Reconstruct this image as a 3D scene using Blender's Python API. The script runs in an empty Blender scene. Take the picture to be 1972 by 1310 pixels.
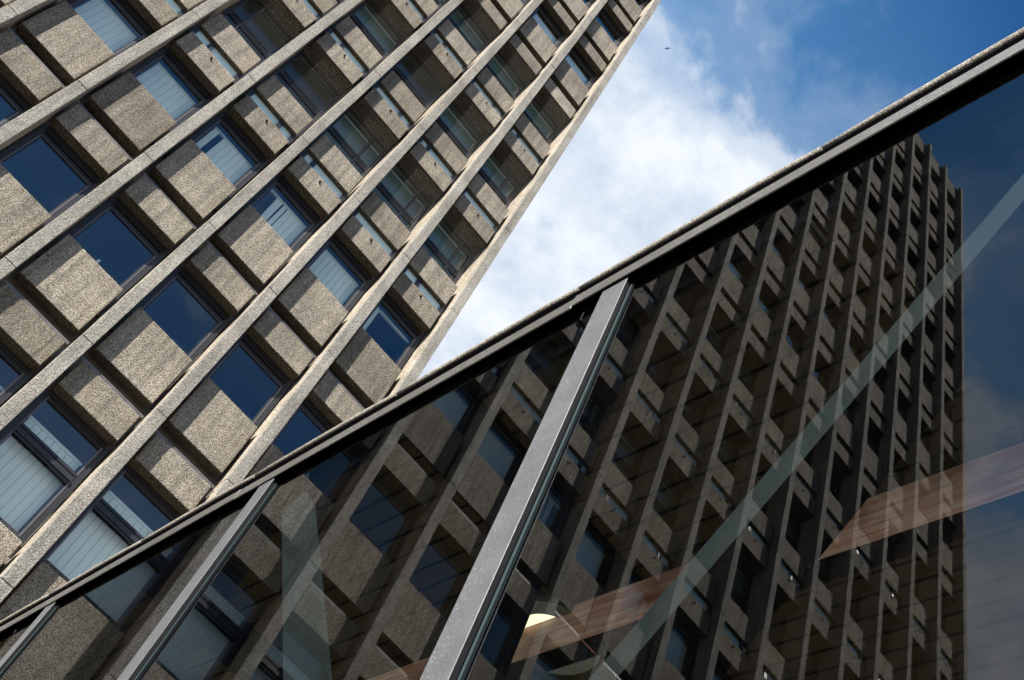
import bpy, bmesh, math, random
from mathutils import Vector, Matrix
random.seed(11)
C = bpy.context.scene.collection
SC = bpy.context.scene

# ------------------------------------------------------------------ camera
EYE = 1.6
AZ, EL, RO, FPX = 0.4423828, 0.8855800, 0.5084020, 2152.987
dv = Vector((math.sin(AZ)*math.cos(EL), math.cos(AZ)*math.cos(EL), math.sin(EL)))
rv = Vector((math.cos(AZ), -math.sin(AZ), 0)); uv = rv.cross(dv)
r2 = math.cos(RO)*rv + math.sin(RO)*uv; u2 = -math.sin(RO)*rv + math.cos(RO)*uv
cd = bpy.data.cameras.new("camera"); cam = bpy.data.objects.new("camera", cd); C.objects.link(cam)
M = Matrix((r2, u2, -dv)).transposed().to_4x4(); M.translation = Vector((0, 0, EYE))
cam.matrix_world = M
cd.sensor_fit = 'HORIZONTAL'; cd.sensor_width = 36.0; cd.lens = FPX/1972.0*36.0
cd.clip_start = 0.05; cd.clip_end = 3000
SC.camera = cam

# ------------------------------------------------------------------ sun, sky, exposure
SUN = Vector((-2.0, -1.0, 2.2)).normalized()
s_el = math.asin(SUN.z); s_az = math.atan2(SUN.x, SUN.y)
sl = bpy.data.lights.new("sun", 'SUN'); sl.energy = 5.0; sl.angle = math.radians(0.55); sl.color = (1.0, 0.93, 0.83)
so = bpy.data.objects.new("sun", sl); C.objects.link(so)
so.rotation_euler = (-SUN).to_track_quat('-Z', 'Y').to_euler()
w = bpy.data.worlds.new("World"); SC.world = w; w.use_nodes = True
nt = w.node_tree; nt.nodes.clear()
N = lambda t, k: t.nodes.new(k)
def lk(t, a, b): t.links.new(a, b)
def mth(t, op, a, b=None, c=None, clamp=False):
    n = t.nodes.new('ShaderNodeMath'); n.operation = op; n.use_clamp = clamp
    for i, v in enumerate((a, b, c)):
        if v is None: continue
        if isinstance(v, (int, float)): n.inputs[i].default_value = v
        else: t.links.new(v, n.inputs[i])
    return n.outputs[0]
def ramp(t, src, stops, interp='LINEAR'):
    n = t.nodes.new('ShaderNodeValToRGB'); n.color_ramp.interpolation = interp
    e = n.color_ramp.elements
    while len(e) < len(stops): e.new(0.5)
    for k, (p, c) in enumerate(stops):
        e[k].position = p; e[k].color = (c[0], c[1], c[2], 1) if not isinstance(c, (int, float)) else (c, c, c, 1)
    t.links.new(src, n.inputs[0]); return n.outputs[0]
def mixc(t, fac, a, b, mode='MIX'):
    n = t.nodes.new('ShaderNodeMix'); n.data_type = 'RGBA'; n.blend_type = mode
    for s, v in ((0, fac), (6, a), (7, b)):
        if isinstance(v, (int, float)): n.inputs[s].default_value = v
        elif isinstance(v, tuple): n.inputs[s].default_value = (v[0], v[1], v[2], 1)
        else: t.links.new(v, n.inputs[s])
    return n.outputs[2]
sky = N(nt, 'ShaderNodeTexSky'); sky.sky_type = 'NISHITA'; sky.sun_disc = False
sky.sun_elevation = s_el; sky.sun_rotation = s_az
sky.air_density = 1.0; sky.dust_density = 0.3; sky.ozone_density = 3.0
tc = N(nt, 'ShaderNodeTexCoord'); sx = N(nt, 'ShaderNodeSeparateXYZ'); lk(nt, tc.outputs['Generated'], sx.inputs[0])
zc = mth(nt, 'MAXIMUM', sx.outputs[2], 0.06)
px = mth(nt, 'DIVIDE', sx.outputs[0], zc); py = mth(nt, 'DIVIDE', sx.outputs[1], zc)
cp = N(nt, 'ShaderNodeCombineXYZ'); lk(nt, px, cp.inputs[0]); lk(nt, py, cp.inputs[1]); cp.inputs[2].default_value = 3.7
n1 = N(nt, 'ShaderNodeTexNoise'); n1.inputs['Scale'].default_value = 4.6; n1.inputs['Detail'].default_value = 9
n1.inputs['Roughness'].default_value = 0.56; n1.inputs['Distortion'].default_value = 0.25; lk(nt, cp.outputs[0], n1.inputs['Vector'])
n2 = N(nt, 'ShaderNodeTexNoise'); n2.inputs['Scale'].default_value = 11.0; n2.inputs['Detail'].default_value = 7
n2.inputs['Roughness'].default_value = 0.6; lk(nt, cp.outputs[0], n2.inputs['Vector'])
# the cloud bank lies beyond the tower: coverage grows towards +Y, clear overhead
bank = mth(nt, 'MULTIPLY_ADD', py, 1.45, -0.405)
bank = mth(nt, 'MULTIPLY_ADD', px, 0.07, bank)
bank = mth(nt, 'MINIMUM', bank, 0.34)
bank = mth(nt, 'MAXIMUM', bank, -0.16)
dens = mth(nt, 'ADD', n1.outputs[0], bank)
dens = mth(nt, 'MULTIPLY_ADD', n2.outputs[0], 0.22, dens)
cover = ramp(nt, dens, [(0.47, 0.0), (0.60, 0.16), (0.73, 0.70), (0.88, 1.0)], 'EASE')
shade = ramp(nt, n2.outputs[0], [(0.30, (0.60, 0.69, 0.82)), (0.62, (0.98, 0.99, 1.0))])
ccol = mixc(nt, 1.0, shade, (5.4, 5.65, 5.95), 'MULTIPLY')
skyc = mixc(nt, 1.0, sky.outputs[0], (0.22, 0.58, 0.82), 'MULTIPLY')
# thin high veil that thickens towards the cloud bank, plus unseen pale horizon haze added to fill the shadows
n5 = N(nt, 'ShaderNodeTexNoise'); n5.inputs['Scale'].default_value = 2.6; n5.inputs['Detail'].default_value = 6; n5.inputs['Roughness'].default_value = .6; lk(nt, cp.outputs[0], n5.inputs['Vector'])
veil = ramp(nt, mth(nt, 'MULTIPLY_ADD', n5.outputs[0], .16, py), [(0.19, 0.0), (0.38, 0.17), (0.50, 0.30)])
haze_fill = ramp(nt, sx.outputs[2], [(0.0, 0.95), (0.30, 0.80), (0.62, 0.0)])
west = ramp(nt, mth(nt, 'MULTIPLY_ADD', n5.outputs[0], .2, mth(nt, 'MULTIPLY', px, -1.0)), [(0.40, 0.0), (0.60, 0.34), (1.0, 0.55)])
skyc = mixc(nt, mth(nt, 'MAXIMUM', veil, west), skyc, (1.9, 4.8, 8.2))
mx = mixc(nt, haze_fill, mixc(nt, cover, skyc, ccol), (4.1, 4.15, 4.2))
bg = N(nt, 'ShaderNodeBackground'); bg.inputs[1].default_value = 0.066; lk(nt, mx, bg.inputs[0])
wo = N(nt, 'ShaderNodeOutputWorld'); lk(nt, bg.outputs[0], wo.inputs[0])
SC.view_settings.view_transform = 'Standard'; SC.view_settings.look = 'None'
SC.view_settings.exposure = 1.40; SC.view_settings.gamma = 1.0
SC.render.engine = 'CYCLES'
SC.cycles.max_bounces = 10; SC.cycles.transparent_max_bounces = 16; SC.cycles.glossy_bounces = 5; SC.cycles.diffuse_bounces = 3

# ------------------------------------------------------------------ geometry constants (metres)
D = 13.28394      # facade plane, distance in front of the camera
H = 3.4           # storey height
W = 1.461139      # spacing of the vertical fins
X0 = 4.99665      # right edge of the last fin
Z0 = 13.76584 + EYE   # height of storey line 0
XG = 2.129118     # the pavilion's glass plane where it meets the facade plane
FW = 0.14*W       # fin width
GROUND_ROW = -Z0/H
NF = 18; NB = 17
ROWS = list(range(-2, 12))
BALC = (1, 2, 3)
def zrow(r): return Z0 + r*H
def bayx(i): return X0 - i*W - (FW + W)/2

# ------------------------------------------------------------------ materials
MATS = {}
def newmat(name):
    m = bpy.data.materials.new(name); m.use_nodes = True; t = m.node_tree
    b = t.nodes['Principled BSDF']; MATS[name] = m
    return m, t, b
def plain(name, col, rough=0.6, metal=0.0, spec=0.5, noise=0.0, nscale=8.0, bump=0.0):
    m, t, b = newmat(name)
    b.inputs['Base Color'].default_value = (*col, 1); b.inputs['Roughness'].default_value = rough
    b.inputs['Metallic'].default_value = metal; b.inputs['Specular IOR Level'].default_value = spec
    if noise:
        g = t.nodes.new('ShaderNodeNewGeometry'); n = t.nodes.new('ShaderNodeTexNoise')
        n.inputs['Scale'].default_value = nscale; n.inputs['Detail'].default_value = 6
        lk(t, g.outputs['Position'], n.inputs['Vector'])
        c = ramp(t, n.outputs[0], [(0.3, tuple(v*(1-noise) for v in col)), (0.7, tuple(min(1, v*(1+noise)) for v in col))])
        lk(t, c, b.inputs['Base Color'])
        if bump:
            bp = t.nodes.new('ShaderNodeBump'); bp.inputs['Strength'].default_value = bump; bp.inputs['Distance'].default_value = 0.004
            lk(t, n.outputs[0], bp.inputs['Height']); lk(t, bp.outputs[0], b.inputs['Normal'])
    return m
def aggregate(name, cols, scale=58.0, depth=0.012, stain=0.25, strength=1.0, streak=0.0, per=0.0):
    m, t, b = newmat(name)
    g = t.nodes.new('ShaderNodeNewGeometry')
    # wobble so the stones are not a clean lattice
    nd = t.nodes.new('ShaderNodeTexNoise'); nd.inputs['Scale'].default_value = 30; lk(t, g.outputs['Position'], nd.inputs['Vector'])
    va = t.nodes.new('ShaderNodeVectorMath'); va.operation = 'MULTIPLY_ADD'
    lk(t, nd.outputs['Color'], va.inputs[0]); va.inputs[1].default_value = (0.02, 0.02, 0.02); lk(t, g.outputs['Position'], va.inputs[2])
    v = t.nodes.new('ShaderNodeTexVoronoi'); v.inputs['Scale'].default_value = scale; v.inputs['Randomness'].default_value = 1
    lk(t, va.outputs[0], v.inputs['Vector'])
    sp = t.nodes.new('ShaderNodeSeparateColor'); lk(t, v.outputs['Color'], sp.inputs[0])
    cols = [tuple(v*.72 for v in c) for c in cols]
    base = ramp(t, sp.outputs[0], [(0.0, cols[0]), (0.35, cols[1]), (0.7, cols[2]), (1.0, cols[3])])
    # scattered larger stones, pale quartz and dark flint
    vb = t.nodes.new('ShaderNodeTexVoronoi'); vb.inputs['Scale'].default_value = scale*.62; lk(t, va.outputs[0], vb.inputs['Vector'])
    sb = t.nodes.new('ShaderNodeSeparateColor'); lk(t, vb.outputs['Color'], sb.inputs[0])
    near = mth(t, 'LESS_THAN', vb.outputs['Distance'], .42)
    base = mixc(t, mth(t, 'MULTIPLY', near, mth(t, 'MULTIPLY', mth(t, 'GREATER_THAN', sb.outputs[0], .90), .36)), base, (.62, .60, .55))
    base = mixc(t, mth(t, 'MULTIPLY', near, mth(t, 'MULTIPLY', mth(t, 'LESS_THAN', sb.outputs[0], .09), .42)), base, (.045, .040, .034))
    # darker mortar between the stones (a real difference of material)
    edge = ramp(t, v.outputs['Distance'], [(0.25, 1.0), (0.75, 0.72)])
    base = mixc(t, 1.0, base, edge, 'MULTIPLY')
    n = t.nodes.new('ShaderNodeTexNoise'); n.inputs['Scale'].default_value = 1.6; n.inputs['Detail'].default_value = 7; n.inputs['Roughness'].default_value = .62
    lk(t, g.outputs['Position'], n.inputs['Vector'])
    st = ramp(t, n.outputs[0], [(0.32, 1.0 - stain), (0.68, 1.0 + stain*0.45)])
    base = mixc(t, 1.0, base, st, 'MULTIPLY')
    if per:
        oi = t.nodes.new('ShaderNodeObjectInfo')
        pr = ramp(t, oi.outputs['Random'], [(0.0, (1-per, 1-per*1.05, 1-per*1.15)), (1.0, (1+per*.6, 1+per*.6, 1+per*.6))])
        base = mixc(t, 1.0, base, pr, 'MULTIPLY')
    if streak:
        mp = t.nodes.new('ShaderNodeMapping'); mp.inputs['Scale'].default_value = (9, 9, 0.55); lk(t, g.outputs['Position'], mp.inputs[0])
        n3 = t.nodes.new('ShaderNodeTexNoise'); n3.inputs['Scale'].default_value = 1.0; n3.inputs['Detail'].default_value = 4; lk(t, mp.outputs[0], n3.inputs['Vector'])
        s3 = ramp(t, n3.outputs[0], [(0.42, 1.0), (0.72, 1.0 - streak)])
        base = mixc(t, 1.0, base, s3, 'MULTIPLY')
    lk(t, base, b.inputs['Base Color'])
    b.inputs['Roughness'].default_value = 0.88; b.inputs['Specular IOR Level'].default_value = 0.25
    n4 = t.nodes.new('ShaderNodeTexNoise'); n4.inputs['Scale'].default_value = scale*0.45; n4.inputs['Detail'].default_value = 4
    lk(t, g.outputs['Position'], n4.inputs['Vector'])
    hgt = mth(t, 'MULTIPLY_ADD', v.outputs['Distance'], -0.75, mth(t, 'MULTIPLY', n4.outputs[0], 0.9))
    bp = t.nodes.new('ShaderNodeBump'); bp.inputs['Strength'].default_value = strength; bp.inputs['Distance'].default_value = depth
    lk(t, hgt, bp.inputs['Height']); lk(t, bp.outputs[0], b.inputs['Normal'])
    return m
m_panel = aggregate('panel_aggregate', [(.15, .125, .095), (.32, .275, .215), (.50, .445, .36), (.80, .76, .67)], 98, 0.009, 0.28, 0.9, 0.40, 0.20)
m_soffit_shade = aggregate('soffit_shaded', [(.05, .040, .028), (.095, .078, .055), (.15, .125, .09), (.25, .215, .165)], 78, 0.009, 0.3, 0.9)  # brown undersides, with their shade darkened into the colour
m_fin = aggregate('fin_aggregate', [(.24, .225, .195), (.42, .395, .345), (.58, .55, .49), (.80, .78, .72)], 88, 0.009, 0.28, 0.9, 0.32)
m_finside = aggregate('fin_cast_side', [(.44, .37, .29), (.52, .45, .36), (.58, .51, .42), (.66, .60, .51)], 26, 0.006, 0.22, 0.6, 0.25)
m_coping = aggregate('coping_aggregate', [(.12, .11, .09), (.30, .275, .235), (.44, .41, .35), (.70, .67, .60)], 130, 0.004, 0.25, 0.8)
m_wall = plain('inner_concrete', (.20, .185, .165), .9, noise=.2, nscale=3)
m_wallout = aggregate('wall_concrete', [(.22, .20, .17), (.32, .29, .25), (.42, .39, .34), (.55, .52, .46)], 40, 0.008, 0.2)
m_room = plain('room_paint', (.30, .29, .27), .9)
m_frame = plain('window_frame_metal', (.018, .020, .026), .42, .0, .5, noise=.12, nscale=6)
m_framelight = plain('window_frame_edge', (.13, .125, .13), .35, .3)
m_slot = plain('vent_slot', (.004, .004, .005), .7, spec=.1)
m_blind = plain('blind_fabric', (.90, .90, .87), .8, noise=.04, nscale=2.5)
m_rail = plain('blind_rail', (.80, .82, .82), .45)
m_flash = plain('flashing_metal', (.13, .125, .12), .45, .35, noise=.3, nscale=7)
m_net = plain('net_cord', (.42, .40, .36), .7)
m_net2 = plain('grey_curtain', (.17, .225, .225), .9)
m_spout = plain('spout_metal', (.012, .011, .010), .6)
m_spike = plain('spike_metal', (.45, .45, .45), .3, .8)
m_white = plain('white_paint', (.8, .8, .78), .4)
m_black = plain('black_and_shade', (.0015, .0015, .002), .9, spec=.0)
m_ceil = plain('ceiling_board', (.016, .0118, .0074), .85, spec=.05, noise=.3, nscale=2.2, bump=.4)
m_gap = plain('ceiling_gap', (.0008, .0008, .001), .9, spec=0)
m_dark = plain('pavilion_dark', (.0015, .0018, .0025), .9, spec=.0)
m_brace = plain('brace_paint', (.018, .0215, .0225), .8, spec=.05, noise=.14, nscale=3.0)
m_lampring = plain('lamp_ring', (.045, .06, .06), .5)
m_floor_bounce = plain('pavilion_floor_bounce', (.66, .57, .47), .7)  # unseen floor and lower walls, made pale to bounce light onto the beam
m_pave = plain('paving_stone', (.035, .033, .031), .9, noise=.3, nscale=1.2)

def painted_metal(name, col):
    m, t, b = newmat(name)
    g = t.nodes.new('ShaderNodeNewGeometry')
    n = t.nodes.new('ShaderNodeTexNoise'); n.inputs['Scale'].default_value = 5; n.inputs['Detail'].default_value = 8; n.inputs['Roughness'].default_value = .7
    lk(t, g.outputs['Position'], n.inputs['Vector'])
    c = ramp(t, n.outputs[0], [(.3, tuple(v*.80 for v in col)), (.7, tuple(v*1.14 for v in col))])
    # sun glints on the coating, painted in as pale specks
    v = t.nodes.new('ShaderNodeTexVoronoi'); v.inputs['Scale'].default_value = 230; lk(t, g.outputs['Position'], v.inputs['Vector'])
    s = t.nodes.new('ShaderNodeSeparateColor'); lk(t, v.outputs['Color'], s.inputs[0])
    hot = mth(t, 'MULTIPLY', mth(t, 'GREATER_THAN', s.outputs[0], .955), mth(t, 'LESS_THAN', v.outputs['Distance'], .38))
    v2 = t.nodes.new('ShaderNodeTexVoronoi'); v2.inputs['Scale'].default_value = 42; lk(t, g.outputs['Position'], v2.inputs['Vector'])
    s2 = t.nodes.new('ShaderNodeSeparateColor'); lk(t, v2.outputs['Color'], s2.inputs[0])
    spot = mth(t, 'MULTIPLY', mth(t, 'GREATER_THAN', s2.outputs[1], .90), mth(t, 'LESS_THAN', v2.outputs['Distance'], .17))
    c = mixc(t, spot, c, (.05, .045, .04))
    c = mixc(t, hot, c, (.80, .84, .90))
    lk(t, c, b.inputs['Base Color']); b.inputs['Roughness'].default_value = .48; b.inputs['Metallic'].default_value = .25
    return m
m_mull = painted_metal('mullion_coating', (.125, .132, .146))
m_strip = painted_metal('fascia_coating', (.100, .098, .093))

def wood():
    m, t, b = newmat('beam_wood')
    g = t.nodes.new('ShaderNodeNewGeometry')
    mp = t.nodes.new('ShaderNodeMapping'); mp.inputs['Scale'].default_value = (14, 1.3, 19); lk(t, g.outputs['Position'], mp.inputs[0])
    n = t.nodes.new('ShaderNodeTexNoise'); n.inputs['Scale'].default_value = 1.3; n.inputs['Detail'].default_value = 8; n.inputs['Distortion'].default_value = .6
    lk(t, mp.outputs[0], n.inputs['Vector'])
    c = ramp(t, n.outputs[0], [(.25, (.34, .10, .06)), (.42, (.80, .38, .28)), (.58, (.93, .58, .45)), (.8, (.96, .78, .64))])
    n2 = t.nodes.new('ShaderNodeTexNoise'); n2.inputs['Scale'].default_value = 1.7; n2.inputs['Detail'].default_value = 5; lk(t, g.outputs['Position'], n2.inputs['Vector'])
    c2 = ramp(t, n2.outputs[0], [(.38, (.48, .42, .42)), (.54, (1, 1, 1))])
    c = mixc(t, 1.0, c, c2, 'MULTIPLY')
    lk(t, c, b.inputs['Base Color']); b.inputs['Roughness'].default_value = .6
    return m
m_wood = wood()

def glass(name, tint, gain, r0, rough=0.0, dirt=0.0, gloss=(1, 1, 1), wave=0.0, s90=None):
    """reflective sheet: Schlick reflectance over a tinted see-through pane, plus dust"""
    m = bpy.data.materials.new(name); m.use_nodes = True; t = m.node_tree; t.nodes.clear(); MATS[name] = m
    g = t.nodes.new('ShaderNodeNewGeometry'); d = t.nodes.new('ShaderNodeVectorMath'); d.operation = 'DOT_PRODUCT'
    lk(t, g.outputs['Incoming'], d.inputs[0]); lk(t, g.outputs['Normal'], d.inputs[1])
    c = mth(t, 'ABSOLUTE', d.outputs['Value']); k = mth(t, 'POWER', mth(t, 'SUBTRACT', 1.0, c, clamp=True), 5.0)
    R = mth(t, 'MULTIPLY_ADD', k, (1.0 - r0) if s90 is None else s90, r0)
    R2 = mth(t, 'DIVIDE', mth(t, 'MULTIPLY', R, 2.0), mth(t, 'ADD', R, 1.0))
    F = mth(t, 'MULTIPLY', R2, gain, clamp=True)
    tr = t.nodes.new('ShaderNodeBsdfTransparent'); tr.inputs[0].default_value = (*tint, 1)
    gl = t.nodes.new('ShaderNodeBsdfGlossy'); gl.inputs['Roughness'].default_value = rough; gl.inputs['Color'].default_value = (*gloss, 1)
    mxs = t.nodes.new('ShaderNodeMixShader'); lk(t, F, mxs.inputs[0]); lk(t, tr.outputs[0], mxs.inputs[1]); lk(t, gl.outputs[0], mxs.inputs[2])
    out = t.nodes.new('ShaderNodeOutputMaterial'); res = mxs.outputs[0]
    if wave:   # float glass is never perfectly flat
        nw = t.nodes.new('ShaderNodeTexNoise'); nw.inputs['Scale'].default_value = .9; nw.inputs['Detail'].default_value = 1; lk(t, g.outputs['Position'], nw.inputs['Vector'])
        bw = t.nodes.new('ShaderNodeBump'); bw.inputs['Strength'].default_value = 1.0; bw.inputs['Distance'].default_value = wave; lk(t, nw.outputs[0], bw.inputs['Height']); lk(t, bw.outputs[0], gl.inputs['Normal'])
    if dirt:
        df = t.nodes.new('ShaderNodeBsdfDiffuse'); df.inputs[0].default_value = (.62, .62, .60, 1)
        v = t.nodes.new('ShaderNodeTexVoronoi'); v.inputs['Scale'].default_value = 13; lk(t, g.outputs['Position'], v.inputs['Vector'])
        s = t.nodes.new('ShaderNodeSeparateColor'); lk(t, v.outputs['Color'], s.inputs[0])
        sp = mth(t, 'MULTIPLY', mth(t, 'GREATER_THAN', s.outputs[0], .68), mth(t, 'LESS_THAN', v.outputs['Distance'], mth(t, 'MULTIPLY', s.outputs[1], .13)))
        mp = t.nodes.new('ShaderNodeMapping'); mp.inputs['Scale'].default_value = (16, 16, 2.6); lk(t, g.outputs['Position'], mp.inputs[0])
        v3 = t.nodes.new('ShaderNodeTexVoronoi'); v3.inputs['Scale'].default_value = 1.0; lk(t, mp.outputs[0], v3.inputs['Vector'])
        s3 = t.nodes.new('ShaderNodeSeparateColor'); lk(t, v3.outputs['Color'], s3.inputs[0])
        stx = mth(t, 'MULTIPLY', mth(t, 'GREATER_THAN', s3.outputs[0], .90), mth(t, 'LESS_THAN', v3.outputs['Distance'], .085))
        sp = mth(t, 'MULTIPLY', mth(t, 'MAXIMUM', sp, mth(t, 'MULTIPLY', stx, .6)), .55)
        n = t.nodes.new('ShaderNodeTexNoise'); n.inputs['Scale'].default_value = 2.3; n.inputs['Detail'].default_value = 9; n.inputs['Roughness'].default_value = .7
        lk(t, g.outputs['Position'], n.inputs['Vector'])
        film = mth(t, 'MULTIPLY', ramp(t, n.outputs[0], [(.42, 0.15), (.75, 1.0)]), dirt)
        f2 = mth(t, 'MAXIMUM', sp, film)
        m2 = t.nodes.new('ShaderNodeMixShader'); lk(t, f2, m2.inputs[0]); lk(t, res, m2.inputs[1]); lk(t, df.outputs[0], m2.inputs[2]); res = m2.outputs[0]
    lk(t, res, out.inputs[0])
    return m
m_pane = glass('window_glass', (.90, .975, .97), 1.5, .045, wave=.0012)
m_pane2 = glass('loggia_glass', (.80, .93, .93), .75, .04, wave=.0012)
m_glass = glass('pavilion_glass', (.84, .90, .89), 1.0, .047, s90=.27, dirt=.0009, gloss=(.95, .97, 1.0), wave=.00003)
mcl = bpy.data.materials.new('clear_back'); mcl.use_nodes = True; _t = mcl.node_tree; _t.nodes.clear()
_a = _t.nodes.new('ShaderNodeBsdfTransparent'); _o = _t.nodes.new('ShaderNodeOutputMaterial'); _a.inputs[0].default_value = (.97, 1, 1, 1); lk(_t, _a.outputs[0], _o.inputs[0])
m_mside = plain('mullion_side', (.012, .013, .015), .6, spec=.2)
m_edge = plain('glass_edge', (.006, .013, .015), .25)
m_reflline = plain('reflection_line', (.06, .09, .10), .3)  # pale lines painted in for the double reflection beside the mullion
def lampmat():
    m, t, b = newmat('lamp_louvre')
    g = t.nodes.new('ShaderNodeNewGeometry'); sxx = t.nodes.new('ShaderNodeSeparateXYZ'); lk(t, g.outputs['Position'], sxx.inputs[0])
    a = mth(t, 'ABSOLUTE', mth(t, 'SINE', mth(t, 'MULTIPLY', sxx.outputs[1], 160)))
    c = ramp(t, a, [(.0, (.75, .70, .35)), (.5, (1.0, .96, .62))])
    b.inputs['Base Color'].default_value = (.5, .5, .3, 1); lk(t, c, b.inputs['Emission Color']); b.inputs['Emission Strength'].default_value = 0.60
    return m
m_lamp = lampmat()

# ------------------------------------------------------------------ mesh helpers
class MB:
    def __init__(s): s.bm = bmesh.new(); s.mats = []
    def mi(s, m):
        if m not in s.mats: s.mats.append(m)
        return s.mats.index(m)
    def box(s, a, b, mat, bev=0.0, seg=2, off=(0, 0, 0), facemats=None):
        a = [a[k]+off[k] for k in range(3)]; b = [b[k]+off[k] for k in range(3)]
        vs = [s.bm.verts.new((x, y, z)) for x in (a[0], b[0]) for y in (a[1], b[1]) for z in (a[2], b[2])]
        idx = [(0, 1, 3, 2), (4, 6, 7, 5), (0, 4, 5, 1), (2, 3, 7, 6), (0, 2, 6, 4), (1, 5, 7, 3)]
        fs = []
        for k, f in enumerate(idx):          # -x +x -y +y -z +z
            fc = s.bm.faces.new([vs[i] for i in f]); fc.material_index = s.mi((facemats or {}).get(k, mat)); fs.append(fc)
        if bev:
            es = list({e for f in fs for e in f.edges})
            r = bmesh.ops.bevel(s.bm, geom=es, offset=bev, segments=seg, affect='EDGES', profile=0.6, material=-1)
        return vs
    def bar(s, p, q, rad, mat, n=6):
        p = Vector(p); q = Vector(q); d = (q-p).normalized()
        a = d.orthogonal().normalized(); b = d.cross(a)
        r0 = [s.bm.verts.new(p + rad*(math.cos(2*math.pi*k/n)*a + math.sin(2*math.pi*k/n)*b)) for k in range(n)]
        r1 = [s.bm.verts.new(q + rad*(math.cos(2*math.pi*k/n)*a + math.sin(2*math.pi*k/n)*b)) for k in range(n)]
        i = s.mi(mat)
        for k in range(n):
            f = s.bm.faces.new((r0[k], r0[(k+1) % n], r1[(k+1) % n], r1[k])); f.material_index = i
        for rr in (r0[::-1], r1): f = s.bm.faces.new(rr); f.material_index = i
    def hexa(s, pts, mat):       # 8 points ordered like box corners
        vs = [s.bm.verts.new(p) for p in pts]
        for f in [(0, 1, 3, 2), (4, 6, 7, 5), (0, 4, 5, 1), (2, 3, 7, 6), (0, 2, 6, 4), (1, 5, 7, 3)]:
            fc = s.bm.faces.new([vs[i] for i in f]); fc.material_index = s.mi(mat)
    def mesh(s, name):
        bmesh.ops.recalc_face_normals(s.bm, faces=s.bm.faces)
        me = bpy.data.meshes.new(name); s.bm.to_mesh(me); s.bm.free()
        for m in s.mats: me.materials.append(m)
        return me
def link(name, me, parent=None, loc=(0, 0, 0), rot=None, label=None, cat=None, kind=None, group=None):
    o = bpy.data.objects.new(name, me); C.objects.link(o); o.location = loc
    if rot: o.rotation_euler = rot
    if parent: o.parent = parent
    if label: o['label'] = label
    if cat: o['category'] = cat
    if kind: o['kind'] = kind
    if group: o['group'] = group
    return o

# ------------------------------------------------------------------ ground
g = MB(); g.box((-1500, -1500, -0.5), (1500, 1500, 0), m_pave)
link('pavement', g.mesh('pavement'), kind='structure')

# ------------------------------------------------------------------ the tower
tower = link('concrete_tower', None, loc=(0, D, 0), label='tall brutalist concrete tower with vertical ribs, recessed windows and exposed aggregate panels', cat='building')
# everything below is in tower coordinates: x, y = depth behind the fins' face, z

# fins: storey-high castings with open joints between them
def fin_mesh(seed):
    rnd = random.Random(seed); m = MB()
    m.box((-FW+.012, .012, 0), (-.012, .62, zrow(12.22)), m_finside)
    r = -5
    while r < 12.27:
        lo = max(GROUND_ROW, r) ; hi = min(r+1, 12.27)
        if hi > lo + .05:
            j = rnd.uniform(-.003, .003); k = rnd.uniform(-.003, .003)
            m.box((-FW+j, k, zrow(lo)+.006), (j, .10, zrow(hi)-.006), m_fin, bev=.011, seg=2)
            m.box((-FW+.004+j, .10, zrow(lo)+.004), (-.004+j, .60, zrow(hi)-.004), m_finside)
        r += 1
    return m.mesh('fin')
fins = [fin_mesh(s) for s in range(6)]
for j in range(NF):
    link('fin', fins[j % 6], tower, (X0 - j*W, 0, 0))

PW = 0.562   # half panel width
def wide_mesh(top, bot=.040, name='wide_panel'):
    m = MB(); m.box((-PW, .18, bot*H), (PW, .395, top*H), m_panel, bev=.022, seg=3, facemats={4: m_soffit_shade}); return m.mesh(name)
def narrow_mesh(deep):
    m = MB(); m.box((-PW, .18, .784*H), (PW, .395, .952*H), m_panel, bev=.020, seg=3, facemats={4: m_soffit_shade})
    if deep: m.box((-.60, .396, .775*H), (.60, .60, .80*H), m_soffit_shade)
    return m.mesh('narrow_panel')
me_wide = wide_mesh(.370); me_short = wide_mesh(.249, name='short_panel'); me_low = wide_mesh(.185, -1.2, 'apron_panel')
me_nar = narrow_mesh(False); me_nard = narrow_mesh(True)
def top_mesh():
    m = MB(); m.box((-PW-.03, .16, .781*H), (PW+.03, .42, 1.17*H), m_panel, bev=.022, seg=3); return m.mesh('top_panel')
me_top = top_mesh()
def flash_mesh():
    m = MB(); m.box((-.60, .196, .953*H), (.60, .205, .953*H+.045), m_flash, bev=.002, seg=1)
    m.bar((-.60, .222, .953*H+.05), (.60, .222, .953*H+.05), .019, m_flash, 10); return m.mesh('flashing')
me_flash = flash_mesh()
def spout_mesh():
    m = MB(); m.bar((.02, .166, .913*H), (.02, .20, .915*H), .020, m_spout, 10)
    m.bar((.02, .155, .911*H), (.02, .168, .913*H), .024, m_spout, 10); return m.mesh('drain_spout')
me_spout = spout_mesh()
def spike_mesh(z):
    m = MB(); rnd = random.Random(5)
    m.box((-.5, .30, z), (.5, .33, z+.006), m_spike)
    for k in range(34):
        x = -.5 + k*.03; m.bar((x, .31, z+.005), (x+rnd.uniform(-.01, .01), .24+rnd.uniform(-.02, .04), z+.10+rnd.uniform(-.015, .015)), .0018, m_spike, 4)
    return m.mesh('bird_spikes')
me_spike = spike_mesh(.363*H); me_spikelow = spike_mesh(.185*H)
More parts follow.
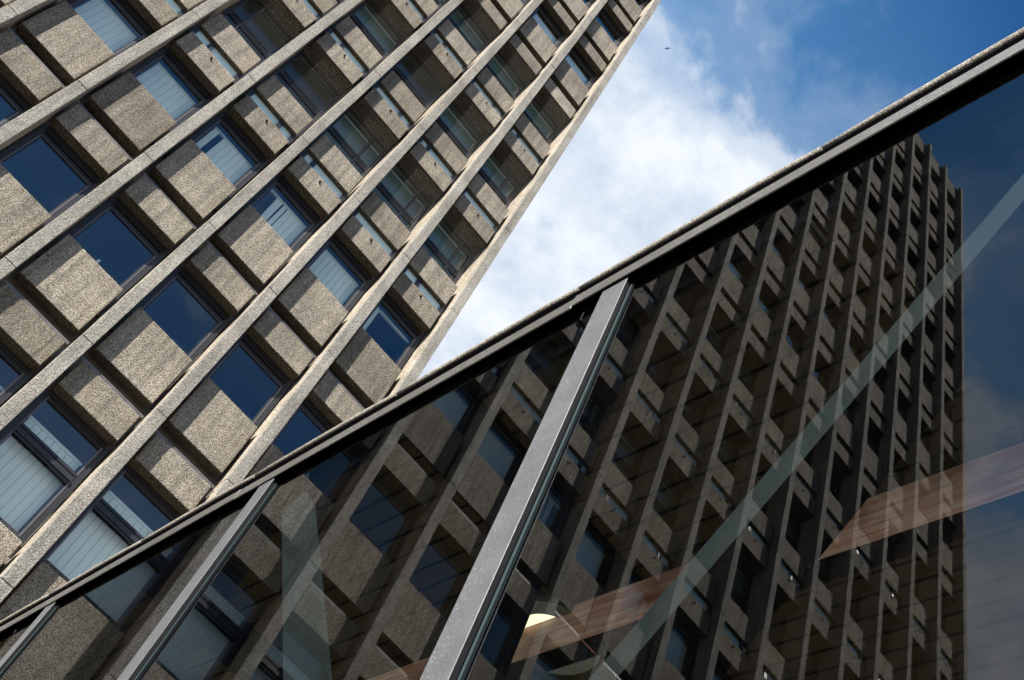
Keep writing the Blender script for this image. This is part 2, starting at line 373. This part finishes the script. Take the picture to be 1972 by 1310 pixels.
def strip_mesh(v):
    m = MB(); z0_, z1_ = .945*H, 1.05*H
    m.box((-.60, .24, z0_), (-.50, .335, z1_), m_frame); m.box((.50, .24, z0_), (.60, .335, z1_), m_frame)
    for a in ((-.16,), (.22,), (-.3,), ())[v]:
        m.box((a-.05, .235, z0_), (a+.05, .28, z1_), m_frame)
    m.box((-.50, .25, z0_), (.50, .335, z0_+.03), m_frame); m.box((-.50, .285, z0_+.031), (.50, .30, z1_), m_blind)
    return m.mesh('strip_window')
me_strips = [strip_mesh(v) for v in range(4)]
def pane_mesh(x0, x1, z0, z1, y, t=.008, mat=None):
    m = MB(); m.box((x0, y, z0), (x1, y+t, z1), mcl, facemats={2: mat or m_pane}); return m.mesh('pane')
me_strippane = pane_mesh(-.50, .50, .945*H+.03, 1.05*H, .252)
def curtain(y, z0, z1, keep=None, wob=0.0, seed=1, mat=None, x0=-.47, x1=.47, rail=True, crease=False):
    rnd = random.Random(seed); m = MB(); n = 8; wd = (x1-x0)/n
    for k in range(n):
        if keep and k not in keep: continue
        a = x0 + k*wd + .002; b = a + wd - .005; tl = .004 + rnd.uniform(-.003, .003)
        if crease and k in (2, 3):
            s = .05 if k == 2 else -.02
            m.hexa([(a, y, z0), (a-s, y+.002, z1), (a, y+.004, z0), (a-s, y+.006, z1), (b, y+tl, z0), (b-.02, y+tl+.002, z1), (b, y+tl+.004, z0), (b-.02, y+tl+.006, z1)], mat or m_blind)
        else:
            m.hexa([(a, y, z0), (a, y, z1), (a, y+.003, z0), (a, y+.003, z1), (b, y+tl, z0), (b, y+tl, z1), (b, y+tl+.003, z0), (b, y+tl+.003, z1)], mat or m_blind)
    if rail: m.box((x0-.01, y-.012, z1), (x1+.01, y+.035, z1+.045), m_rail)
    return m.mesh('blind')

def frame_box(m, x0, x1, z0, z1, y0, y1, wd, mat):
    m.box((x0, y0, z0), (x0+wd, y1, z1), mat); m.box((x1-wd, y0, z0), (x1, y1, z1), mat)
    m.box((x0+wd, y0+.001, z1-wd), (x1-wd, y1, z1), mat); m.box((x0+wd, y0+.001, z0), (x1-wd, y1, z0+wd), mat)
def win_normal():
    m = MB(); zb = .22*H
    frame_box(m, -.605, .605, zb, .779*H, .400, .475, .055, m_frame)
    frame_box(m, -.550, .550, zb+.05, .763*H, .418, .470, .030, m_frame)
    m.box((-.520, .425, .752*H), (.520, .470, .757*H), m_frame)
    m.box((-.512, .440, .740*H), (.512, .475, .752*H), m_slot)
    m.box((-.520, .422, .712*H), (.520, .465, .740*H), m_frame)
    m.box((-.520, .428, .716*H), (.520, .4215, .719*H), m_framelight)
    for sgn in (-1, 1):
        m.box((sgn*.520, .424, zb+.08), (sgn*.495, .466, .712*H), m_framelight)
        m.box((sgn*.495, .430, zb+.08), (sgn*.472, .466, .712*H), m_frame)
    return m.mesh('window')
def win_tall():
    m = MB(); zb = .205*H
    frame_box(m, -.605, .605, zb, .779*H, .400, .475, .055, m_frame)
    frame_box(m, -.550, .550, zb+.05, .763*H, .418, .470, .060, m_frame)
    m.box((-.50, .405, .526*H), (.50, .465, .588*H), m_frame)
    m.box((-.50, .385, .540*H), (.50, .404, .556*H), m_frame)
    m.box((-.48, .400, .520*H), (.48, .440, .526*H), m_slot)
    m.box((-.50, .400, .570*H), (.50, .4045, .574*H), m_slot)
    for sgn in (-1, 1): m.box((sgn*.515, .414, zb+.08), (sgn*.490, .4175, .76*H), m_framelight)
    return m.mesh('window')
def win_balc(v):
    m = MB(); zb = .10*H
    frame_box(m, -.615, .615, zb, .80*H, .585, .66, .07, m_frame)
    m.box((-.545, .590, .465*H), (.545, .655, .515*H), m_frame)
    m.box((-.50, .585, .497*H), (.50, .592, .504*H), m_slot)
    m.box((-.50, .585, .478*H), (.50, .592, .485*H), m_slot)
    if v == 1: m.box((-.30, .588, .10*H), (-.23, .657, .79*H), m_frame)
    if v == 2: m.box((.20, .588, .10*H), (.27, .657, .79*H), m_frame)
    return m.mesh('window')
WN, WT, WB = win_normal(), win_tall(), [win_balc(v) for v in range(3)]
PN = pane_mesh(-.475, .475, .24*H, .712*H, .445)
PT1 = pane_mesh(-.49, .49, .588*H, .748*H, .435); PT2 = pane_mesh(-.49, .49, .235*H, .520*H, .435)
PB = pane_mesh(-.545, .545, .12*H, .78*H, .62, mat=m_pane2)
BL = {'full': curtain(.57, .23*H, .692*H), 'gap': curtain(.57, .23*H, .692*H, keep=(0, 2, 3, 4, 5, 6, 7), seed=2),
      'crease': curtain(.57, .23*H, .692*H, keep=(2, 3, 4, 5, 6, 7), crease=True, seed=3),
      'rail': curtain(.57, .23*H, .692*H, keep=(0,), seed=4), 'half': curtain(.57, .23*H, .58*H, seed=5),
      'tall': curtain(.57, .21*H, .655*H, seed=6), 'balc': curtain(.80, .10*H, .76*H, seed=7, x0=-.54, x1=.54, mat=m_net2)}
def net_mesh():
    m = MB(); rnd = random.Random(3)
    for k in range(21):
        x = -.598 + k*.0598; m.bar((x, .215+rnd.uniform(0, .01), .24*H), (x+rnd.uniform(-.008, .008), .215, .79*H), .00055, m_net, 3)
    for k in range(9):
        z = (.27+k*.062)*H; m.bar((-.60, .217, z), (.60, .217, z+rnd.uniform(-.01, .01)), .0005, m_net, 3)
    return m.mesh('netting')
me_net = net_mesh()

BLIND = {(0, 0): 'rail', (1, 0): 'full', (2, 0): 'crease', (3, 0): 'gap', (4, 0): 'full', (5, 0): 'full', (6, 0): 'crease',
         (0, -1): None, (1, -1): None, (2, -1): None, (3, -1): None, (4, -1): None, (5, -1): None, (6, -1): None,
         (0, 4): 'full', (1, 4): 'full', (0, 5): 'half', (2, 4): 'full', (1, 5): 'half', (7, -1): 'full', (8, -1): 'full', (9, -1): 'half',
         (8, 4): 'full', (9, 5): 'full', (9, 4): 'full', (10, 5): 'full', (11, 5): 'full', (12, 9): 'full', (13, 9): 'full', (12, 5): 'full', (10, 6): None}
rb = random.Random(77)
def blind_of(i, r):
    if (i, r) in BLIND: return BLIND[(i, r)]
    if r == -2: return 'tall'
    if r in BALC: return 'balc' if rb.random() < .7 else None
    return rb.choice(['full', 'half', None, None, None, 'gap']) if r > 0 else rb.choice(['full', 'crease', None, 'gap'])
def cell_items(i, r):
    """(name, mesh, children, key) of everything in one bay of one storey"""
    it = []
    if r in BALC: it.append(('wide_panel', me_short, [], 'w'))
    elif r == -2: it.append(('wide_panel', me_low, [('bird_spikes', me_spikelow)], 'w'))
    else: it.append(('wide_panel', me_wide, [('bird_spikes', me_spike)] if r <= 0 else [], 'w'))
    ch = []
    if r in (0, 1, 2): ch.append(('drain_spout', me_spout))
    if r in (-2, -1): ch.append(('flashing', me_flash))
    if r == 11: it.append(('top_panel', me_top, [], 't'))
    else: it.append(('narrow_panel', me_nard if r in BALC else me_nar, ch, 'n'))
    b = blind_of(i, r); bc = [('blind', BL[b])] if b else []
    if r == -2: it.append(('window', WT, [('pane', PT1), ('pane', PT2)] + bc, 'v'))
    elif r in BALC:
        v = {4: 1, 3: 0, 2: 2}.get(i, rb.choice([0, 1, 2])) if r == 1 else rb.choice([0, 0, 1, 2])
        it.append(('window', WB[v], [('pane', PB)] + bc, 'v')); it.append(('netting', me_net, [], 'net'))
    else: it.append(('window', WN, [('pane', PN)] + bc, 'v'))
    if r in (0, 1, 2): it.append(('strip_window', me_strips[(i*7+r*3) % 4], [('pane', me_strippane)], 's'))
    return it
cells = [(i, r) for i in range(NB) for r in ROWS]
def inview(i, r):
    p = Vector((bayx(i), D, zrow(r)+.5*H)) - Vector((0, 0, EYE)); z = p.dot(dv)
    return abs(p.dot(r2)/z*FPX) < 1080 and abs(p.dot(u2)/z*FPX) < 760
cells.sort(key=lambda c: (not (inview(*c)), (Vector((bayx(c[0]), D, zrow(c[1]))) - Vector((0, 0, EYE))).length + (4*c[0] if not inview(*c) else 0)))
count = {}; rest = {}
for (i, r) in cells:
    for name, me, ch, key in cell_items(i, r):
        loc = (bayx(i), 0, zrow(r)); count[name] = count.get(name, 0) + 1
        if count[name] <= 99 or name in ('netting', 'top_panel', 'strip_window'):
            o = link(name, me, tower, loc)
            for cn, cm in ch: link(cn, cm, o)
        else:
            rest.setdefault(name, []).append((loc, [me] + [c[1] for c in ch]))
def merged(name, items):
    bm = bmesh.new(); mats = []
    for loc, mes in items:
        for me in mes:
            n0 = len(bm.faces); v0 = len(bm.verts)
            bm.from_mesh(me); bm.verts.ensure_lookup_table(); bm.faces.ensure_lookup_table()
            for v in bm.verts[v0:]: v.co += Vector(loc)
            mp = []
            for m in me.materials:
                if m not in mats: mats.append(m)
                mp.append(mats.index(m))
            for f in bm.faces[n0:]: f.material_index = mp[f.material_index]
    out = bpy.data.meshes.new(name); bm.to_mesh(out); bm.free()
    for m in mats: out.materials.append(m)
    return out
for name, items in rest.items():
    link(name, merged(name, items), tower, kind='stuff')

# walls, floors and rooms behind the facade
m = MB(); xl = X0 - (NB)*W - FW; xr = X0
def band(z0, z1, y0, y1=None, mat=m_wall): m.box((xl+.03, y0, z0), (xr-.03, y1 or y0+.14, z1), mat)
for r in range(-2, 13):
    lowb = (r-1) in BALC; upb = r in BALC
    if r > -2: band(zrow(r-1+.795), zrow(r)-.002, .67 if lowb else .485)
    if r < 12: band(zrow(r)+.002, zrow(r+(.10 if upb else .215)), .67 if upb else .485)
    m.box((xl+.05, .82, zrow(r)-.16), (xr-.05, 3.2, zrow(r)+.1), m_room)
band(zrow(-3.2), zrow(-2)-.004, .485)
m.box((xl+.04, 3.21, 0), (xr-.04, 3.4, zrow(12)), m_room)
m.box((xl+.001, .64, 0), (xl+.18, 16, zrow(12.1)), m_wallout); m.box((xr-.18, .64, 0), (xr-.001, 16, zrow(12.1)), m_wallout)
m.box((xl+.19, 15.8, 0), (xr-.19, 15.99, zrow(12.1)), m_wallout)
m.box((xl+.19, .42, zrow(12)+.01), (xr-.19, 15.78, zrow(12.08)), m_wallout)
m.box((xl+.02, .22, 0), (xr-.02, .45, zrow(-3.2)-.01), m_wallout)
link('wall', m.mesh('wall'), tower)

# two windows standing open, white sashes hung from the top
def sash():
    m = MB(); frame_box(m, -.48, .48, -.62, 0, -.02, .02, .05, m_white)
    return m.mesh('open_sash')
ms = sash(); mp_ = pane_mesh(-.43, .43, -.57, -.05, 0)
for (i, r, a) in ((10, 6, 28), (16, 9, 24)):
    o = link('open_sash', ms, tower, (bayx(i), .38, zrow(r)+.72*H), (math.radians(-a), 0, 0)); link('pane', mp_, o)

# a small white ornament on a sill
m = MB()
m.bar((0, 0, 0), (0, 0, .10), .045, m_white, 10); m.bar((0, 0, .10), (.02, 0, .19), .030, m_white, 10)
m.bar((.02, 0, .18), (.03, 0, .25), .022, m_white, 10); m.bar((-.01, 0, .06), (-.09, 0, .16), .018, m_white, 8)
link('ornament', m.mesh('ornament'), None, (bayx(3)-.03, D+.52, zrow(-1)+.40*H), label='small white ornament on the sill behind a dark blue tower window', cat='ornament')
m = MB(); m.box((-.45, 0, 0), (.45, .25, .03), m_white)
link('window_sill', m.mesh('window_sill'), tower, (bayx(3), .48, zrow(-1)+.40*H-.032))

# ------------------------------------------------------------------ the glass pavilion
DEL = -0.0032286
pav = link('glass_pavilion', None, loc=(XG, D, 0), rot=(0, 0, DEL), label='low glass walled pavilion with grey mullions and a rough concrete coping, mirroring the tower', cat='building')
YN, YF = -D-6.0, -0.14       # near and far end in pavilion coordinates
def Y(y): return y - D
def Z(z): return z + EYE
joints = [1.98 - 3*1.89 + k*1.89 for k in range(10)]
cuts = [YN] + [Y(j) for j in joints if YN + .3 < Y(j) < YF - .3] + [YF]
for k in range(len(cuts)-1):
    a, b = cuts[k]+.006, cuts[k+1]-.006
    m = MB(); n = 8; rnd = random.Random(40+k)
    # slightly bowed casting with a rounded nose
    prof = [(-.006, 6.180), (-.016, 6.186), (-.024, 6.205), (-.018, 6.230), (.01, 6.250), (.42, 6.260), (.42, 6.19), (.04, 6.186)]
    ringv = []
    for q in range(n+1):
        t = q/n; y = a + (b-a)*t; bow = .010 + .016*math.sin(math.pi*t) + rnd.uniform(-.0015, .0015)
        if q in (0, n): bow -= .006
        ringv.append([m.bm.verts.new((px_, y, Z(pz_ + (bow if pz_ > 6.19 else bow*.5)))) for px_, pz_ in prof])
    mi = m.mi(m_coping)
    for q in range(n):
        for e in range(len(prof)):
            f = m.bm.faces.new((ringv[q][e], ringv[q][(e+1) % len(prof)], ringv[q+1][(e+1) % len(prof)], ringv[q+1][e])); f.material_index = mi; f.smooth = True
    m.bm.faces.new(ringv[0]); m.bm.faces.new(ringv[-1][::-1])
    link('coping_stone', m.mesh('coping_stone'), pav)
# black head frame block stands in for shaded recesses; light fascia angle
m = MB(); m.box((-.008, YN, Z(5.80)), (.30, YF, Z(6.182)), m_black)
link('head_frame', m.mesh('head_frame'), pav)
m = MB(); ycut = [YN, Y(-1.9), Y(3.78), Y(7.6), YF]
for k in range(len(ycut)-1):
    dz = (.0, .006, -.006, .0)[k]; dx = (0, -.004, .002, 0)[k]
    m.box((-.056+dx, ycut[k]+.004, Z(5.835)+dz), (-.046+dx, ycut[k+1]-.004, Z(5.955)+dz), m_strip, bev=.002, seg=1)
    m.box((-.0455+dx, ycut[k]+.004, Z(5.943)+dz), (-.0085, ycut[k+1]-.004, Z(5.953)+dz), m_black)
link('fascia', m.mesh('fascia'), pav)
mull = [3.31 + 3.72*k for k in range(-2, 3)]
mm = MB()
mm.box((-.042, 0, 0), (-.036, .205, Z(5.828)), m_mull, bev=.0008, seg=1)
mm.box((-.0355, .004, 0), (-.004, .022, Z(5.82)), m_mside); mm.box((-.0355, .18, 0), (-.004, .201, Z(5.82)), m_mside)
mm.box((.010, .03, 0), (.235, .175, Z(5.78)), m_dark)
mm.box((-.003, -.030, 0), (.009, -.021, Z(5.80)), m_edge); mm.box((-.006, -.020, 0), (-.001, -.017, Z(5.80)), m_reflline); mm.box((-.006, -.010, 0), (-.001, -.008, Z(5.80)), m_reflline); mm.box((-.003, .222, 0), (.009, .232, Z(5.80)), m_edge)
mmesh = mm.mesh('mullion')
for y in mull: link('mullion', mmesh, pav, (0, Y(y), 0))
edges = [YN] + [Y(y) for y in mull] + [YF]
for k in range(len(edges)-1):
    a = edges[k] + (.232 if k else 0); b = edges[k+1] - (.030 if k < len(edges)-2 else 0)
    m = MB(); L2 = (b-a)/2; m.box((0, -L2, .02), (.012, L2, Z(5.797)), mcl, facemats={0: m_glass})
    link('glass_pane', m.mesh('glass_pane'), pav, (0, a+L2, 0), (0, 0, math.radians((0, .03, -.05, 0, .07, -.06)[k % 6])))   # no two panes sit quite in one plane
# roof, back walls, floor
m = MB(); m.box((.31, YN, Z(5.99)), (8.6, YF, Z(6.01)), m_dark); m.box((.43, YN, Z(6.012)), (8.6, YF, Z(6.06)), m_wallout); link('roof', m.mesh('roof'), pav)
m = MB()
for (za, zb, mt) in ((0, Z(3.6), m_floor_bounce), (Z(3.601), Z(5.98), m_dark)):
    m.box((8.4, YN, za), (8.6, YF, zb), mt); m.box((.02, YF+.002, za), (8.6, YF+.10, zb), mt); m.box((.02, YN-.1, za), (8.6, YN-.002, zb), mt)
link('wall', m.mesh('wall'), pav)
m = MB(); m.box((.02, YN, .005), (8.39, YF, .05), m_floor_bounce); link('floor', m.mesh('floor'), pav)
# boarded ceiling bays with open joints running along the glass
for (ya, yb) in ((-2.7, 1.04), (1.80, 4.66), (5.42, 8.4), (9.15, 12.0)):
    m = MB(); x = .13; pitch = .172
    m.box((.13, Y(ya), Z(5.63)), (6.2, Y(yb), Z(5.66)), m_gap)
    k = 0
    while x < 6.1:
        m.box((x, Y(ya), Z(5.600)), (x+pitch-.026, Y(yb), Z(5.629)), m_ceil); x += pitch; k += 1
    m.box((.095, Y(ya)-.02, Z(5.59)), (.129, Y(yb)+.02, Z(5.90)), m_dark)
    m.box((.13, Y(ya)-.02, Z(5.59)), (6.2, Y(ya)-.001, Z(5.90)), m_dark); m.box((.13, Y(yb)+.001, Z(5.59)), (6.2, Y(yb)+.02, Z(5.90)), m_dark)
    link('boarded_ceiling', m.mesh('boarded_ceiling'), pav)
# timber beam in lengths
bys = [-3.5, 1.7, 5.1, 5.62, 9.0, 12.6]
for k in range(len(bys)-1):
    m = MB(); m.box((1.95, Y(bys[k])+.003, Z(5.17)), (2.13, Y(bys[k+1])-.003, Z(5.598)), m_wood, bev=.004, seg=1, facemats={4: m_dark})  # underside coloured dark in place of its shade
    link('timber_beam', m.mesh('timber_beam'), pav)
# raking braces behind the glass
def brace(y0, z0, y1, z1, face, under, x, mat=None):
    m = MB(); a = Vector((0, Y(y0), Z(z0))); b = Vector((0, Y(y1), Z(z1))); d = (b-a).normalized(); n = Vector((1, 0, 0)).cross(d)
    if n.z < 0: n = -n
    lo = a; pts = []
    for xx in (x, x+under):
        for p in (a, b):
            for q in (0, face): 
                v = p + n*q; pts.append((xx, v.y, v.z))
    m_b = mat or m_brace
    m.hexa([pts[0], pts[1], pts[2], pts[3], pts[4], pts[5], pts[6], pts[7]], m_b)
    me = m.mesh('brace')
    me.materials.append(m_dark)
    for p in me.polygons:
        if p.normal.z < -.3 and abs(p.normal.x) < .5: p.material_index = 1  # shadowed underside painted dark
    return link('brace', me, pav)
brace(.50, 5.232, 4.20, .39, .140, .34, .13)
brace(6.80, 5.45, 3.20, .905, .25, .10, .10, plain('brace_paint_dull', (.015, .018, .019), .8, spec=.05, noise=.25, nscale=5.0))
# the round ceiling lamp
lamp = link('ceiling_lamp', None, loc=(4.22, 5.68, Z(5.44)), label='round ceiling lamp with a pale rim and yellow lit louvre behind the timber beam', cat='lamp')
def ring(r0, r1, z0, z1, mat, n=48):
    m = MB(); L = []
    for k in range(n):
        a = 2*math.pi*k/n; cs, sn = math.cos(a), math.sin(a)
        L.append([m.bm.verts.new((r*cs, r*sn, z)) for r, z in ((r0, z0), (r1, z0), (r1, z1), (r0, z1))])
    for k in range(n):
        for e in range(4):
            f = m.bm.faces.new((L[k][e], L[k][(e+1) % 4], L[(k+1) % n][(e+1) % 4], L[(k+1) % n][e])); f.material_index = m.mi(mat)
    return m
link('lamp_rim', ring(.27, .41, .08, .14, m_lampring).mesh('lamp_rim'), lamp)
m = MB(); vs = [m.bm.verts.new((.265*math.cos(2*math.pi*k/48), .265*math.sin(2*math.pi*k/48), .09)) for k in range(48)]
f = m.bm.faces.new(vs); f.material_index = m.mi(m_lamp); ex = bmesh.ops.extrude_face_region(m.bm, geom=[f]); bmesh.ops.translate(m.bm, vec=(0, 0, .02), verts=[v for v in ex['geom'] if isinstance(v, bmesh.types.BMVert)])
link('lamp_louvre', m.mesh('lamp_louvre'), lamp)

# ------------------------------------------------------------------ a bird high up
def bird():
    m = MB()
    m.bar((0, -.13, 0), (0, .04, 0), .028, m_black, 8); m.bar((0, .04, 0), (0, .10, .005), .018, m_black, 8); m.bar((0, -.22, 0), (0, -.13, 0), .012, m_black, 6)
    for s in (-1, 1):
        m.hexa([(0, -.05, .0), (0, -.05, .012), (0, .04, .0), (0, .04, .012), (s*.13, -.02, .05), (s*.13, -.02, .058), (s*.13, .045, .05), (s*.13, .045, .058)], m_black)
        m.hexa([(s*.13, -.02, .05), (s*.13, -.02, .058), (s*.13, .045, .05), (s*.13, .045, .058), (s*.27, -.06, .02), (s*.27, -.06, .026), (s*.27, -.03, .02), (s*.27, -.03, .026)], m_black)
    return m.mesh('bird')
ry = (dv + r2*((1285-986)/FPX) - u2*((93-655)/FPX)); P = Vector((0, 0, EYE)) + ry*95
link('bird', bird(), None, P, (math.radians(40), 0, math.radians(120)), label='tiny dark bird flying high in front of the white cloud', cat='bird')
